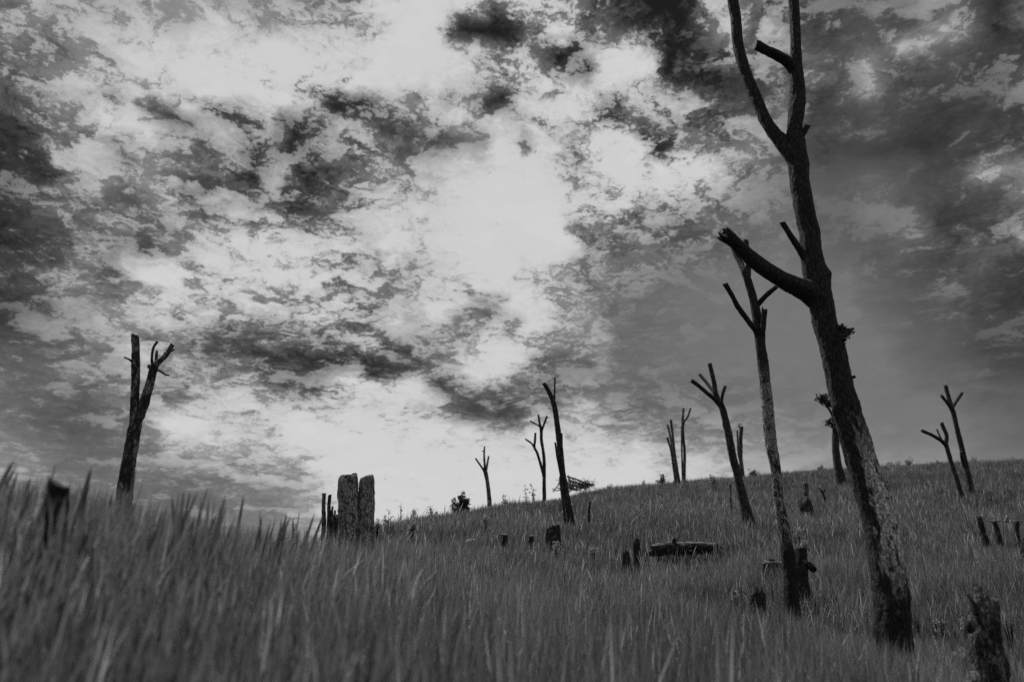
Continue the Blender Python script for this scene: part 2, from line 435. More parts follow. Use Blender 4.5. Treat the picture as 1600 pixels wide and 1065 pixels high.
n = NT('soil')
M['soil'] = n.done(n.ramp(n.noise(n.vec((1, 1, 1)), 3.0, 8, 0.65), [(0.3, 0.022), (0.7, 0.055)]), n.noise(n.vec((1, 1, 1)), 14, 6), 0.8, 0.05)

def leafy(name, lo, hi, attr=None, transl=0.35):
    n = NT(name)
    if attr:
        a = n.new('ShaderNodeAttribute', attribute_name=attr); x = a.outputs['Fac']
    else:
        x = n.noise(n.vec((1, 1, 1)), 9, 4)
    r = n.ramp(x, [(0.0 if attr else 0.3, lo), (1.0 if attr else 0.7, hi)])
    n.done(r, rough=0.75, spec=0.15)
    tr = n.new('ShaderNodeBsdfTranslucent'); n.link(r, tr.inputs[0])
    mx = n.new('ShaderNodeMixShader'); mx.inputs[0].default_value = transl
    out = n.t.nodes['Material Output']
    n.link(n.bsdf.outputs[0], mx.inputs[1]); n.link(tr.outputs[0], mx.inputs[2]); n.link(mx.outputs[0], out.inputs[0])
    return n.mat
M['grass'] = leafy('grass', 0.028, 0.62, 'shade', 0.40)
M['leaf'] = leafy('leaf', 0.028, 0.10)
M['weed'] = leafy('dry_weed', 0.18, 0.42)

def link(o, parent=None):
    col.objects.link(o)
    if parent is not None: o.parent = parent
    return o

def mesh_obj(name, verts, faces, mats, parent=None, smooth=True, fmat=None):
    me = bpy.data.meshes.new(name)
    me.from_pydata([tuple(v) for v in verts], [], faces)
    for m_ in (mats if isinstance(mats, (list, tuple)) else [mats]): me.materials.append(m_)
    if smooth: me.polygons.foreach_set('use_smooth', [True] * len(me.polygons))
    if fmat is not None: me.polygons.foreach_set('material_index', fmat)
    me.update()
    return link(bpy.data.objects.new(name, me), parent)

def tag(o, label, cat, group=None):
    o['label'] = label; o['category'] = cat
    if group: o['group'] = group
    return o

def empty(name, loc):
    o = bpy.data.objects.new(name, None); o.location = tuple(loc); o.empty_display_size = 0.2
    return link(o)

def rad(p, w):
    """radius in metres of something w photograph pixels wide at point p"""
    return 0.5 * w * (p[1] * CP + p[2] * SP) / F_PX

def catmull(P, R, step):
    """smooth resampling of a polyline with radii"""
    P = [np.array(p, float) for p in P]
    Q = [2 * P[0] - P[1]] + P + [2 * P[-1] - P[-2]]
    RR = [R[0]] + list(R) + [R[-1]]
    op, orr = [], []
    for i in range(1, len(Q) - 2):
        n = max(2, int(np.linalg.norm(Q[i + 1] - Q[i]) / step))
        for k in range(n):
            t = k / n
            a, b, c, d = Q[i - 1], Q[i], Q[i + 1], Q[i + 2]
            op.append(0.5 * (2 * b + (c - a) * t + (2 * a - 5 * b + 4 * c - d) * t * t + (3 * b - a - 3 * c + d) * t ** 3))
            orr.append(RR[i] * (1 - t) + RR[i + 1] * t)
    op.append(Q[-2]); orr.append(RR[-2])
    return op, orr

def tube(name, P, R, mat, parent, seg=12, end='sawn', rough=0.07, slant=0.35, knots=0, flare=0.0, start_cap=False, seed=None, bias=0.0):
    """one continuous limb: rings along a smooth path with bark relief; the far end sawn off or splintered"""
    sd = seed if seed is not None else rng.uniform(0, 100)
    rmean = float(np.mean(R))
    step = max(2 * math.pi * rmean / seg * 1.1, 0.008)
    C, RR = catmull(P, R, step)
    n = len(C)
    arc = np.concatenate([[0], np.cumsum([np.linalg.norm(C[i + 1] - C[i]) for i in range(n - 1)])])
    total = arc[-1]
    # parallel transport frames
    T = [C[min(i + 1, n - 1)] - C[max(i - 1, 0)] for i in range(n)]
    T = [t / (np.linalg.norm(t) + 1e-9) for t in T]
    ref = np.array([0.0, 1.0, 0.0]) if abs(T[0][1]) < 0.9 else np.array([1.0, 0, 0])
    U = np.cross(T[0], ref); U /= np.linalg.norm(U)
    kn = [(random.uniform(0.05, 0.95) * total, random.uniform(0, 6.28), random.uniform(0.10, 0.26)) for _ in range(knots)]
    V, F, FM = [], [], []
    for i in range(n):
        U = U - T[i] * np.dot(U, T[i]); U /= np.linalg.norm(U)
        W = np.cross(T[i], U)
        fl = 1 + flare * math.exp(-arc[i] / (2.2 * rmean))
        lastring = i == n - 1
        for k in range(seg):
            th = 2 * math.pi * k / seg
            q = Vector((math.cos(th) * 1.4, math.sin(th) * 1.4, arc[i] / rmean * 0.28)) + Vector((sd, sd * 0.7, 0))
            disp = rough * 1.2 * noise.noise(q * 0.8) + rough * 1.0 * noise.noise(q * 2.3) + rough * 0.8 * noise.noise(Vector((q.x * 4, q.y * 4, q.z * 3))) + rough * 0.6 * noise.noise(Vector((q.x * 8, q.y * 8, q.z * 9)))
            for ka, kt, kh in kn:
                da = (arc[i] - ka) / (rmean * 0.7); dt = (th - kt + math.pi) % (2 * math.pi) - math.pi
                if abs(da) < 3: disp += kh * math.exp(-da * da - (dt / 0.5) ** 2)
            r = RR[i] * fl * (1 + disp)
            p = C[i] + U * (math.cos(th) * r) + W * (math.sin(th) * r)
            if lastring:
                if end == 'sawn': p = p + T[i] * (RR[i] * (slant * math.cos(th + sd) + 0.08 * noise.noise(q * 3)))
                else: p = p + T[i] * (RR[i] * (1.1 * noise.noise(q * 1.7) + 0.9 * noise.noise(q * 4.1) + slant * math.cos(th + sd)))
            V.append(p)
    for i in range(n - 1):
        for k in range(seg):
            k2 = (k + 1) % seg
            F.append((i * seg + k, i * seg + k2, (i + 1) * seg + k2, (i + 1) * seg + k)); FM.append(0)
    # end: a rim and a slightly sunken, paler cut
    b0 = (n - 1) * seg
    rim = len(V)
    for k in range(seg):
        c = V[b0 + k]
        V.append(C[-1] * 0.35 + c * 0.65 + (T[-1] * (RR[-1] * (random.uniform(-0.5, 0.2))) if end != 'sawn' else -T[-1] * 0.02 * RR[-1]))
    ctr = len(V); V.append(C[-1] - T[-1] * RR[-1] * (0.05 if end == 'sawn' else 0.4))
    for k in range(seg):
        k2 = (k + 1) % seg
        F.append((b0 + k, b0 + k2, rim + k2, rim + k)); FM.append(1)
        F.append((rim + k, rim + k2, ctr)); FM.append(1)
    if start_cap:
        c0 = len(V); V.append(C[0] - T[0] * RR[0] * 0.05)
        for k in range(seg): F.append((k, c0, (k + 1) % seg)); FM.append(1)
    mats = mat if isinstance(mat, (list, tuple)) else [mat, M['cut'] if end == 'sawn' else mat]
    return mesh_obj(name, V, F, mats, parent, True, FM)

def limb(name, pts, d, base, mat, parent, seg=None, root=False, **kw):
    """a limb given as (px, py, width[, depth offset]) along its length"""
    P, R, wmax = [], [], 0
    for q in pts:
        p = at(q[0], q[1], d + (q[3] if len(q) > 3 else 0))
        P.append(p); R.append(rad(p, q[2])); wmax = max(wmax, q[2])
    if root:                                   # run the stem down into the soil
        dirn = P[0] - P[1]; dirn /= abs(dirn[2]) + 1e-6
        gz = float(ground(np.array([P[0][0]]), np.array([P[0][1]]))[0])
        drop = max(P[0][2] - gz, 0.0)
        foot = P[0] + np.array([dirn[0] * 0.5, dirn[1] * 0.5, -1]) * (drop + 0.25)
        if drop > 0.1:
            P.insert(0, P[0] * 0.45 + foot * 0.55); R.insert(0, R[0] * 1.18)
        P.insert(0, foot); R.insert(0, R[0] * 1.4)
    P = [p - base for p in P]
    if seg is None: seg = int(min(40, max(8, wmax * 1.1)))
    return tube(name, P, R, mat, parent, seg=seg, **kw)

def rest(px, py, h, lo=4.0, hi=46.0):
    """distance at which a pixel's ray comes down to h above the ground (else where it passes closest)"""
    ds = np.arange(lo, hi, 0.1)
    u, v = ray(px, py)
    c = v * ds - ground(u * ds, ds) - h
    k = np.where(c < 0)[0]
    return float(ds[k[0]] if len(k) else ds[np.argmin(c)])

def base_of(px, py, d):
    p = at(px, py, d)
    return np.array([p[0], p[1], float(ground(np.array([p[0]]), np.array([p[1]]))[0])])

def leaf_cloud(name, centers, mat, parent, size, count, spread, flat=0.0):
    """many small folded leaves spread through an uneven volume"""
    V, F = [], []
    for c in centers:
        c = np.array(c[:3], float)
        for _ in range(count):
            o = rng.normal(0, 1, 3); o = o / np.linalg.norm(o) * spread * rng.uniform(0.25, 1.0) ** 0.6 * np.array([1, 1, 0.9])
            p = c + o
            a = rng.normal(0, 1, 3); a[2] *= (1 - flat); a /= np.linalg.norm(a)
            b = np.cross(a, rng.normal(0, 1, 3)); b /= np.linalg.norm(b) + 1e-9
            s = size * rng.uniform(0.6, 1.35)
            i = len(V)
            V += [p, p + a * s * 0.5 + b * s * 0.28, p + a * s, p + a * s * 0.5 - b * s * 0.28 + np.array([0, 0, s * 0.1])]
            F += [(i, i + 1, i + 2), (i, i + 2, i + 3)]
    o = mesh_obj(name, V, F, mat, parent, False)
    o['kind'] = 'stuff'          # leaves too small to pick apart
    return o

# ---------------------------------------------------------------- ground: one sheet out to the horizon
def build_ground():
    def axis(lo, hi, step, far):
        a = np.arange(lo, hi + 1e-6, step)
        out = np.geomspace(step, far, 26)
        return np.concatenate([lo - out[::-1] * 1.0, a, hi + out])
    xs = axis(-45, 55, 0.5, 1500); ys = axis(-12, 75, 0.5, 1500)
    XX, YY = np.meshgrid(xs, ys)
    ZZ = ground(XX, YY)
    ZZ = ZZ + (0.04 * np.sin(XX * 2.1 + 1.3 * np.sin(YY * 1.7)) + 0.03 * np.sin(YY * 3.3 + XX)) * (np.abs(XX) < 60)
    V = np.stack([XX, YY, ZZ], -1).reshape(-1, 3)
    nx, ny = len(xs), len(ys)
    idx = np.arange(nx * ny).reshape(ny, nx)
    F = np.stack([idx[:-1, :-1], idx[:-1, 1:], idx[1:, 1:], idx[1:, :-1]], -1).reshape(-1, 4)
    o = mesh_obj('ground', V, F.tolist(), M['soil'])
    o['kind'] = 'structure'
    o['label'] = 'grassy hillside rising to a rounded crest'
    return o
build_ground()

# ---------------------------------------------------------------- grass
def vnoise(x, y, s):
    x = np.asarray(x) * s + 100.0; y = np.asarray(y) * s + 100.0
    i = np.floor(x); j = np.floor(y); fx = x - i; fy = y - j
    fx = fx * fx * (3 - 2 * fx); fy = fy * fy * (3 - 2 * fy)
    h = lambda a, b: np.modf(np.abs(np.sin(a * 127.1 + b * 311.7) * 43758.5453))[0]
    return (h(i, j) * (1 - fx) + h(i + 1, j) * fx) * (1 - fy) + (h(i, j + 1) * (1 - fx) + h(i + 1, j + 1) * fx) * fy

def scatter(y0, y1, dens, thin_left=1.0):
    w = 0.74 * y1 + 1.4
    n = int(2 * w * (y1 - y0) * dens)
    x = rng.uniform(-w, w, n); y = rng.uniform(y0, y1, n)
    k = np.abs(x) < 0.74 * y + 1.4
    if thin_left < 1:
        k &= ~((x < -0.30 * y) & (y > 9.5) & (rng.uniform(0, 1, n) > thin_left))
    # tufts: more blades where the noise is high
    t = 0.5 * vnoise(x, y, 3.1) + 0.5 * vnoise(x + 31, y, 9.0)
    k &= rng.uniform(0, 1, n) < 0.35 + 1.1 * t
    return x[k], y[k]

def blades(x, y, h, w, k, lean, bend, shade, face=None, plume=False, push=0.03):
    """arrays of blades, each a tapering strip of k segments that bows over"""
    n = len(x)
    z = ground(x, y) - 0.03
    la = rng.uniform(0, 2 * np.pi, n)
    lm = np.abs(rng.normal(0, lean, n))
    lx = np.cos(la) * lm + push; ly = np.sin(la) * lm
    ba = la + rng.normal(0, 0.5, n)
    bm = np.abs(rng.normal(0, bend, n))
    bx, by = np.cos(ba) * bm, np.sin(ba) * bm
    fa = rng.uniform(0, np.pi, n) if face is None else rng.normal(0, face, n)
    wx, wy = np.cos(fa), np.sin(fa)
    V = np.empty((n, 2 * k + 1, 3))
    for j in range(k + 1):
        t = j / k
        px = x + h * (lx * t + bx * t * t)
        py = y + h * (ly * t + by * t * t)
        pz = z + h * (t - (0.5 * lm * lm + 0.45 * bm) * t * t)
        if j < k:
            ww = 0.5 * w * (1 - t) ** 0.55 * (0.75 + 0.5 * min(1.0, 3 * t))
            if plume: ww = 0.5 * w * (0.3 if t < 0.5 else 0.3 + 0.7 * math.sin(math.pi * min(1.0, (t - 0.5) / 0.5) ** 0.8) ** 0.6)
            V[:, 2 * j, 0] = px - wx * ww; V[:, 2 * j, 1] = py - wy * ww; V[:, 2 * j, 2] = pz
            V[:, 2 * j + 1, 0] = px + wx * ww; V[:, 2 * j + 1, 1] = py + wy * ww; V[:, 2 * j + 1, 2] = pz
        else:
            V[:, 2 * k, 0] = px; V[:, 2 * k, 1] = py; V[:, 2 * k, 2] = pz
    nv = 2 * k + 1
    off = (np.arange(n) * nv)[:, None]
    quads = np.concatenate([off + np.array([[2 * j, 2 * j + 1, 2 * j + 3, 2 * j + 2]]) for j in range(k - 1)], 0) if k > 1 else np.zeros((0, 4), int)
    tris = off + np.array([[2 * k - 2, 2 * k - 1, 2 * k]])
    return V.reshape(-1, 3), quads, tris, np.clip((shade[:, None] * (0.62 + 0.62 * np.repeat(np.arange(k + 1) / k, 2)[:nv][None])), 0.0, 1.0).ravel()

def grass_object(name, sets, label):
    Vs, Qs, Ts, Ss, o = [], [], [], [], 0
    for V, q, t, s in sets:
        Vs.append(V); Qs.append(q + o); Ts.append(t + o); Ss.append(s); o += len(V)
    V = np.concatenate(Vs); Q = np.concatenate(Qs); T = np.concatenate(Ts); S = np.concatenate(Ss)
    me = bpy.data.meshes.new(name)
    me.vertices.add(len(V)); me.vertices.foreach_set('co', V.astype(np.float32).ravel())
    li = np.concatenate([Q.ravel(), T.ravel()]).astype(np.int32)
    me.loops.add(len(li)); me.loops.foreach_set('vertex_index', li)
    starts = np.concatenate([np.arange(len(Q)) * 4, len(Q) * 4 + np.arange(len(T)) * 3]).astype(np.int32)
    me.polygons.add(len(starts)); me.polygons.foreach_set('loop_start', starts)
    me.attributes.new('shade', 'FLOAT', 'POINT').data.foreach_set('value', S.astype(np.float32))
    me.polygons.foreach_set('use_smooth', np.ones(len(starts), bool))
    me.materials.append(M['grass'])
    me.update(calc_edges=True)
    ob = link(bpy.data.objects.new(name, me))
    ob['kind'] = 'stuff'; ob['label'] = label; ob['category'] = 'grass'
    print(name, len(Q) * 2 + len(T), 'tris')
    return ob

def shades(x, y, pale=0.05):
    n = len(x)
    s = 0.02 + 0.12 * vnoise(x, y, 0.55) + 0.14 * vnoise(x, y + 50, 2.2) + np.abs(rng.normal(0, 0.10, n))
    p = rng.uniform(0, 1, n) < pale * (0.4 + 1.6 * vnoise(x + 9, y, 0.9))
    s = np.where(p, rng.uniform(0.45, 1.0, n), s)
    return np.clip(s, 0.02, 1)

def hmod(x, y):
    # thinner, shorter growth in front of the big trunk's foot and the corner stump
    u_ = x / y
    lo = 1 - 0.5 * np.exp(-((u_ - 0.545) / 0.07) ** 2 - ((y - 5.3) / 1.5) ** 2) - 0.12 * np.exp(-((u_ - 0.44) / 0.09) ** 2 - ((y - 7.3) / 1.6) ** 2) + 0.25 * np.exp(-((u_ - 0.325) / 0.05) ** 2 - ((y - 11.8) / 1.3) ** 2)
    return lo * _hm(x, y)

def _hm(x, y):
    return 0.68 + 0.35 * vnoise(x, y + 7, 1.3) + 0.3 * vnoise(x + 3, y, 0.4)

def left_low(x, y, h):
    # the bank on the left carries shorter, even grass under single tall tips
    w = np.clip((-0.18 - x / y) / 0.12, 0, 1)
    return h * (1 - w) + (0.53 + 0.3 * (h - 0.55)) * w

sets = []
x, y = scatter(0.9, 3.0, 1000)
k = np.hypot(x, y) > 1.0; x, y = x[k], y[k]
n = len(x); sets.append(blades(x, y, left_low(x, y, rng.uniform(0.3, 0.78, n)) * hmod(x, y), rng.uniform(0.008, 0.020, n), 5, 0.08, 0.14, shades(x, y)))
x, y = scatter(3.0, 8.0, 1250); n = len(x)
sets.append(blades(x, y, left_low(x, y, rng.uniform(0.32, 0.84, n)) * hmod(x, y), rng.uniform(0.008, 0.017, n), 4, 0.08, 0.14, shades(x, y)))
x, y = scatter(8.0, 18.0, 850, 0.3); n = len(x)
sets.append(blades(x, y, rng.uniform(0.22, 0.60, n) * hmod(x, y), rng.uniform(0.009, 0.018, n), 3, 0.10, 0.18, shades(x, y)))
x, y = scatter(18.0, 47.0, 235, 0.10); n = len(x)
sets.append(blades(x, y, rng.uniform(0.18, 0.50, n) * hmod(x, y), rng.uniform(0.016, 0.034, n), 2, 0.10, 0.18, shades(x, y, 0.06), 0.9))
# taller tufts and pale flowering stalks scattered over the slope
cx, cy = scatter(6.0, 46.0, 0.55, 0.1); m_ = len(cx); per = 16
x = np.repeat(cx, per) + rng.normal(0, 0.09, m_ * per); y = np.repeat(cy, per) + rng.normal(0, 0.09, m_ * per); n = len(x)
sets.append(blades(x, y, rng.uniform(0.35, 0.8, n) * np.repeat(rng.uniform(0.6, 1.0, m_), per), rng.uniform(0.010, 0.020, n), 3, 0.16, 0.22, np.clip(np.repeat(rng.choice([0.05, 0.11, 0.26], m_, p=[0.45, 0.38, 0.17]), per) + rng.normal(0, 0.04, n), 0.02, 1)))
x, y = scatter(4.0, 34.0, 2.2, 0.1); n = len(x)
sets.append(blades(x, y, rng.uniform(0.40, 0.75, n), 0.007 + 0.0004 * y, 8, 0.14, 0.16, rng.uniform(0.25, 0.8, n), 0.7, True))
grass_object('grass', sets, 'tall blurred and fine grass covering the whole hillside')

# coarse withered blades among the near grass
sets = []
x, y = scatter(1.5, 7.5, 9); n = len(x)
sets.append(blades(x, y, rng.uniform(0.35, 0.68, n), rng.uniform(0.014, 0.032, n), 8, 0.08, 0.38, rng.uniform(0.15, 0.7, n), 0.6))
n = 170
px = rng.uniform(-120, 480, n); dd = np.interp(px, [-200, 0, 120, 250, 380, 480], [3.6, 3.4, 3.5, 3.9, 4.6, 6.5]) + rng.normal(0.0, 0.25, n)
uv = np.array([at(a_, 800, b_) for a_, b_ in zip(px, dd)]); x, y = uv[:, 0], uv[:, 1]
sets.append(blades(x, y, rng.uniform(0.46, 0.72, n), rng.uniform(0.010, 0.024, n), 12, 0.09, 0.05, rng.uniform(0.03, 0.2, n), 0.6, True, 0.08))
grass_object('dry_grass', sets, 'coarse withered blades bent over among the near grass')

# ---------------------------------------------------------------- dead trees
TREES = 'lopped dead trees on the slope'
def tree(label, d, trunk, limbs=(), mat='bark', leaves=(), name='dead_tree', cat='dead tree', group=TREES, knots=4, trunk_end='sawn', seg=None, rough=0.07, trunk_name='trunk'):
    """trunk and limbs are lists of (px, py, width[, depth offset]); leaves are (px, py, depth offset, radius px, count)"""
    base = base_of(trunk[0][0], trunk[0][1], d)
    e = tag(empty(name, base), label, cat, group)
    m_ = M[mat]
    limb(trunk_name, trunk, d, base, m_, e, root=True, knots=knots, end=trunk_end, flare=0.12, seg=seg, rough=rough)
    for L_ in limbs:
        nm, pts, opt = (L_ + ({},))[:3]
        limb(nm, pts, d, base, M[opt.get('mat', mat)], e, end=opt.get('end', 'sawn'), flare=opt.get('flare', 0.22), rough=rough, slant=opt.get('slant', 0.35),
             knots=opt.get('knots', 1), seg=opt.get('seg'), root=opt.get('root', False))
    for px, py, dd, r, cnt in leaves:
        p = at(px, py, d + dd); R_ = rad(p, 2 * r)
        cs = [p - base + rng.normal(0, R_ * 0.45, 3) for _ in range(5)]
        leaf_cloud('leaf_tuft', cs, M['leaf'], e, R_ * 0.55, cnt // 5, R_ * 0.55)
    return e

# the large tree in front
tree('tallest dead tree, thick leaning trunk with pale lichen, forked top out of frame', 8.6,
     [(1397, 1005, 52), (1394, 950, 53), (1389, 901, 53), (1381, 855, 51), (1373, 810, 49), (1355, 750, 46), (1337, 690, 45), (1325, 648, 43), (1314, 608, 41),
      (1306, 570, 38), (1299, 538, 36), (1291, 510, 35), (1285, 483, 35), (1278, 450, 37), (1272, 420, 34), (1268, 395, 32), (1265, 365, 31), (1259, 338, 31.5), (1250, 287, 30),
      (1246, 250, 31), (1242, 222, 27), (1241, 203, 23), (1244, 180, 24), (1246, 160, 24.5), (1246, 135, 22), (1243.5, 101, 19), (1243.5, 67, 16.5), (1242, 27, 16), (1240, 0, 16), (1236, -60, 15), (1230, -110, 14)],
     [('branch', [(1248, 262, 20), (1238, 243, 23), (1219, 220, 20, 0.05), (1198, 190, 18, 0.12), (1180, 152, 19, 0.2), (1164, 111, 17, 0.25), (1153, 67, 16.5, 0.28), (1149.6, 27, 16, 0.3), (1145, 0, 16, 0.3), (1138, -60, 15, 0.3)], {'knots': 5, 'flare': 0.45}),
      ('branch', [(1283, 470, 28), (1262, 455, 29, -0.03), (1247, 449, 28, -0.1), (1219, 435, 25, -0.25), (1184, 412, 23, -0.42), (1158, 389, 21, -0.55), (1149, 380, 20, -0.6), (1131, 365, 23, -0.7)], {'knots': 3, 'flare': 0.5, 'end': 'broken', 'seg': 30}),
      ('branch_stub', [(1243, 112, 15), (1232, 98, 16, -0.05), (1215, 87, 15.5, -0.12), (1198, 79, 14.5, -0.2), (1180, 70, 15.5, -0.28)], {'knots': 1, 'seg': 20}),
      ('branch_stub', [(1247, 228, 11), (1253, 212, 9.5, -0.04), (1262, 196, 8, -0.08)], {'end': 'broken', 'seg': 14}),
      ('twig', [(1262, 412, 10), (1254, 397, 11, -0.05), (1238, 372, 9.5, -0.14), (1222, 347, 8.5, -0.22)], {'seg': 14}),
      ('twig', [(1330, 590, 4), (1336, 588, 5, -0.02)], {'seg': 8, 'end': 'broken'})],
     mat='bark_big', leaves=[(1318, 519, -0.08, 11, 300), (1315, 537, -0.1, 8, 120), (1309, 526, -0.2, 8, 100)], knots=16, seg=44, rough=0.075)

tree('slender forked dead tree with scorched foot and pale trunk, left of the tallest tree', 13.2,
     [(1237, 940, 23), (1235.6, 901, 21), (1230, 859, 19.5), (1223, 815, 17.5), (1216, 780, 15), (1213.5, 745, 15), (1209, 715, 17), (1205.6, 700, 18), (1202, 665, 18), (1199.5, 636, 18.5), (1196, 605, 16.5), (1193, 573, 17), (1188, 538, 15.5), (1187, 522, 17),
      (1184, 505, 15), (1181, 486, 14), (1175.6, 462, 12), (1168.6, 438, 12), (1163, 424, 10), (1158, 413, 9, 0.1), (1149.5, 396, 8, 0.2), (1144, 380, 7.5, 0.25)],
     [('branch', [(1187, 530, 9), (1180, 515, 9, -0.1), (1171, 504, 8.5, -0.2), (1153, 479, 8, -0.4), (1144, 462, 7.5, -0.5), (1132, 442, 8, -0.6)]),
      ('branch', [(1168, 440, 8), (1169.6, 417, 8.5, 0.1), (1168, 398, 8, 0.15), (1165, 375, 8, 0.2)]),
      ('branch', [(1180, 480, 8), (1187, 472, 8, -0.05), (1198, 461, 7.5, -0.2), (1214, 447, 7.5, -0.35)]),
      ('branch_stub', [(1188, 530, 9), (1191, 517, 9.5, -0.1), (1193, 500, 9, -0.15), (1194.5, 483, 9, -0.2)], {'end': 'broken'})],
     mat='bark_pale', knots=8, rough=0.085, seg=26)

tree('dead tree with four sawn limbs spread like fingers, midway up the slope', 23,
     [(1166, 800, 17), (1160, 775, 14), (1153, 744, 12.5), (1144, 708, 12), (1136.6, 669, 11), (1129, 639, 10), (1123, 627, 10), (1118, 614, 8), (1115.6, 597, 7), (1108.7, 567, 6.5)],
     [('branch', [(1126, 634, 7), (1116, 623, 7, -0.1), (1105, 614, 6.5, -0.3), (1090, 601, 6.5, -0.5), (1079.5, 594, 6.8, -0.7)]),
      ('branch', [(1119, 618, 5), (1112, 608, 5.5, 0.2), (1103.6, 597, 5.2, 0.4), (1093, 584.5, 5, 0.6)]),
      ('branch', [(1129, 640, 5), (1127.6, 630, 5, -0.2), (1129, 616, 5, -0.4), (1133.5, 602.5, 5, -0.6)])], mat='bark', knots=3)

tree('short thin dead stem with a leaf tuft on top, behind the finger-limbed tree', 43,
     [(1160, 744, 8), (1157.6, 717, 6.5), (1157, 690, 6), (1158.5, 667, 6)],
     [('branch', [(1157, 722, 3.5), (1153.5, 705, 3.2, -0.2), (1152, 672, 2.8, -0.3)])], mat='bark_mid', leaves=[(1155.5, 665, 0, 4, 50)], knots=1)

tree('clump of three thin dead stems on the skyline, left one of two clumps', 40,
     [(1061, 752, 5), (1057, 728, 4.6), (1054, 708, 4.3), (1051, 680, 4), (1048, 655, 4)],
     [('stem', [(1055.5, 752, 4.5), (1049.5, 708, 3.8, -0.2), (1042.6, 683, 3.4, -0.3)], {'root': True}),
      ('stem', [(1056, 745, 4, 0.2), (1051, 702, 3.6, 0.2), (1046.5, 678, 3.2, 0.3), (1043, 663, 3.2, 0.4)], {'root': True})], mat='bark_mid', knots=1)

tree('thin dead tree on the skyline with one curved upper branch, beside a three-stemmed clump', 41,
     [(1069, 750, 5.2), (1069.7, 708, 4.6), (1067.6, 681, 4.4), (1066.7, 657, 4), (1068, 637, 3.6)],
     [('branch', [(1067, 664, 3.4), (1070, 657, 3.2, -0.2), (1075, 650, 3, -0.4), (1079, 637, 3, -0.5)]),
      ('stem', [(1066.5, 748, 3, -0.1), (1065.2, 700, 2.8, -0.1), (1065, 665, 2.6, -0.1)], {'root': True})], mat='bark_mid', knots=1)

tree('dark tree trunk with leafy sprouts, half hidden behind the tallest tree', 36,
     [(1312, 744, 14), (1308, 720, 12), (1306, 700, 11.5), (1306, 680, 11.5), (1307, 655, 11), (1310, 625, 9)],
     [('branch', [(1306, 668, 5), (1301, 650, 4, -0.3), (1296, 640, 3.5, -0.5), (1288, 628, 3, -0.8)]),
      ('twig', [(1305, 680, 3), (1301, 668, 2.5, -0.3), (1298, 660, 2, -0.5)])],
     leaves=[(1288, 623, -0.8, 11, 260), (1298, 657, -0.5, 9, 170), (1294, 635, -0.6, 4, 30)], knots=2)

tree('taller of two dead trees at the far right, topped by a three-way fork', 31,
     [(1516.5, 762, 9.5), (1512, 740, 8.5), (1507.7, 719.6, 8), (1498, 681, 7.5), (1490, 646, 7.2), (1486, 634, 7), (1482, 620, 6.3), (1477.4, 602.5, 6)],
     [('branch', [(1488, 641, 5), (1483, 633, 5, -0.2), (1470.4, 617, 4.8, -0.5)]), ('branch', [(1487, 640, 5), (1491, 632, 5, 0.2), (1503, 614, 4.8, 0.5)]),
      ('branch_stub', [(1507, 728, 5), (1503, 715, 5, -0.2), (1502, 705, 4.6, -0.3)])], knots=3)

tree('shorter of two dead trees at the far right, its forked limbs pointing left', 30,
     [(1499, 762, 7.5), (1494, 745, 7), (1488.6, 729, 6.8), (1479, 697, 6.8), (1478.5, 690, 6.5), (1479, 680, 6.2), (1475, 670, 6), (1471, 660.5, 6)],
     [('branch', [(1479, 696, 6), (1472, 689, 5.8, -0.2), (1456.6, 679.7, 5.4, -0.5), (1440.7, 672.7, 5.4, -0.8)]),
      ('twig', [(1473, 689, 2.6, -0.1), (1468, 680, 2.5, -0.2), (1463.7, 670, 2.4, -0.3)]), ('twig', [(1466, 686, 2.4, -0.3), (1454, 676, 2.2, -0.2)])], knots=3)

tree('leaning dead trunk with split bark and a short two-pronged top, near the stick pile', 25,
     [(891, 808, 12), (888, 790, 11), (884.4, 771, 10.5), (878, 732, 10.5), (874.8, 697, 9.3), (868.4, 646, 8.4), (864, 626, 8), (857, 611, 7), (849.5, 598, 6.2)],
     [('branch', [(866, 634, 3.6), (866.5, 615, 3, 0.1), (867, 590, 2.6, 0.2)]),
      ('bark_strip', [(877, 745, 3.4, -0.12), (871, 715, 3.4, -0.12), (867.5, 691, 3, -0.12)], {'end': 'broken'}),
      ('bark_strip', [(878, 705, 3.2, -0.1), (877.7, 676.5, 3, -0.12)], {'end': 'broken'}),
      ('stem', [(881, 795, 4, -0.3), (877, 765, 3.4, -0.25), (874.8, 745, 3, -0.2)], {'root': True})], knots=4)

tree('dead tree forking low into two thin crooked stems, left of the leaning split trunk', 34,
     [(850.5, 784, 6.3), (850.2, 751.5, 5.8), (850.2, 720, 5.2), (848.5, 703, 4.8), (846, 687.7, 4.7), (845.5, 671.7, 5), (843, 660, 3.6), (841.3, 648, 3.2)],
     [('branch', [(846, 674, 3), (843, 666, 2.6, 0.2), (828, 657, 2.3, 0.4)]), ('branch', [(846, 674, 3.6), (849, 665, 3.4, -0.2), (855, 649.5, 3.2, -0.4)]),
      ('stem', [(850, 745, 4.5), (847, 733, 4.6, -0.2), (839.7, 708.5, 4, -0.5), (835, 698, 3.8, -0.6), (836, 688, 3.6, -0.7), (836.5, 676, 3.4, -0.8)]),
      ('branch', [(837, 702, 3.2, -0.6), (830, 692, 2.8, -0.7), (820.6, 685.5, 2.6, -0.8)])], knots=2)

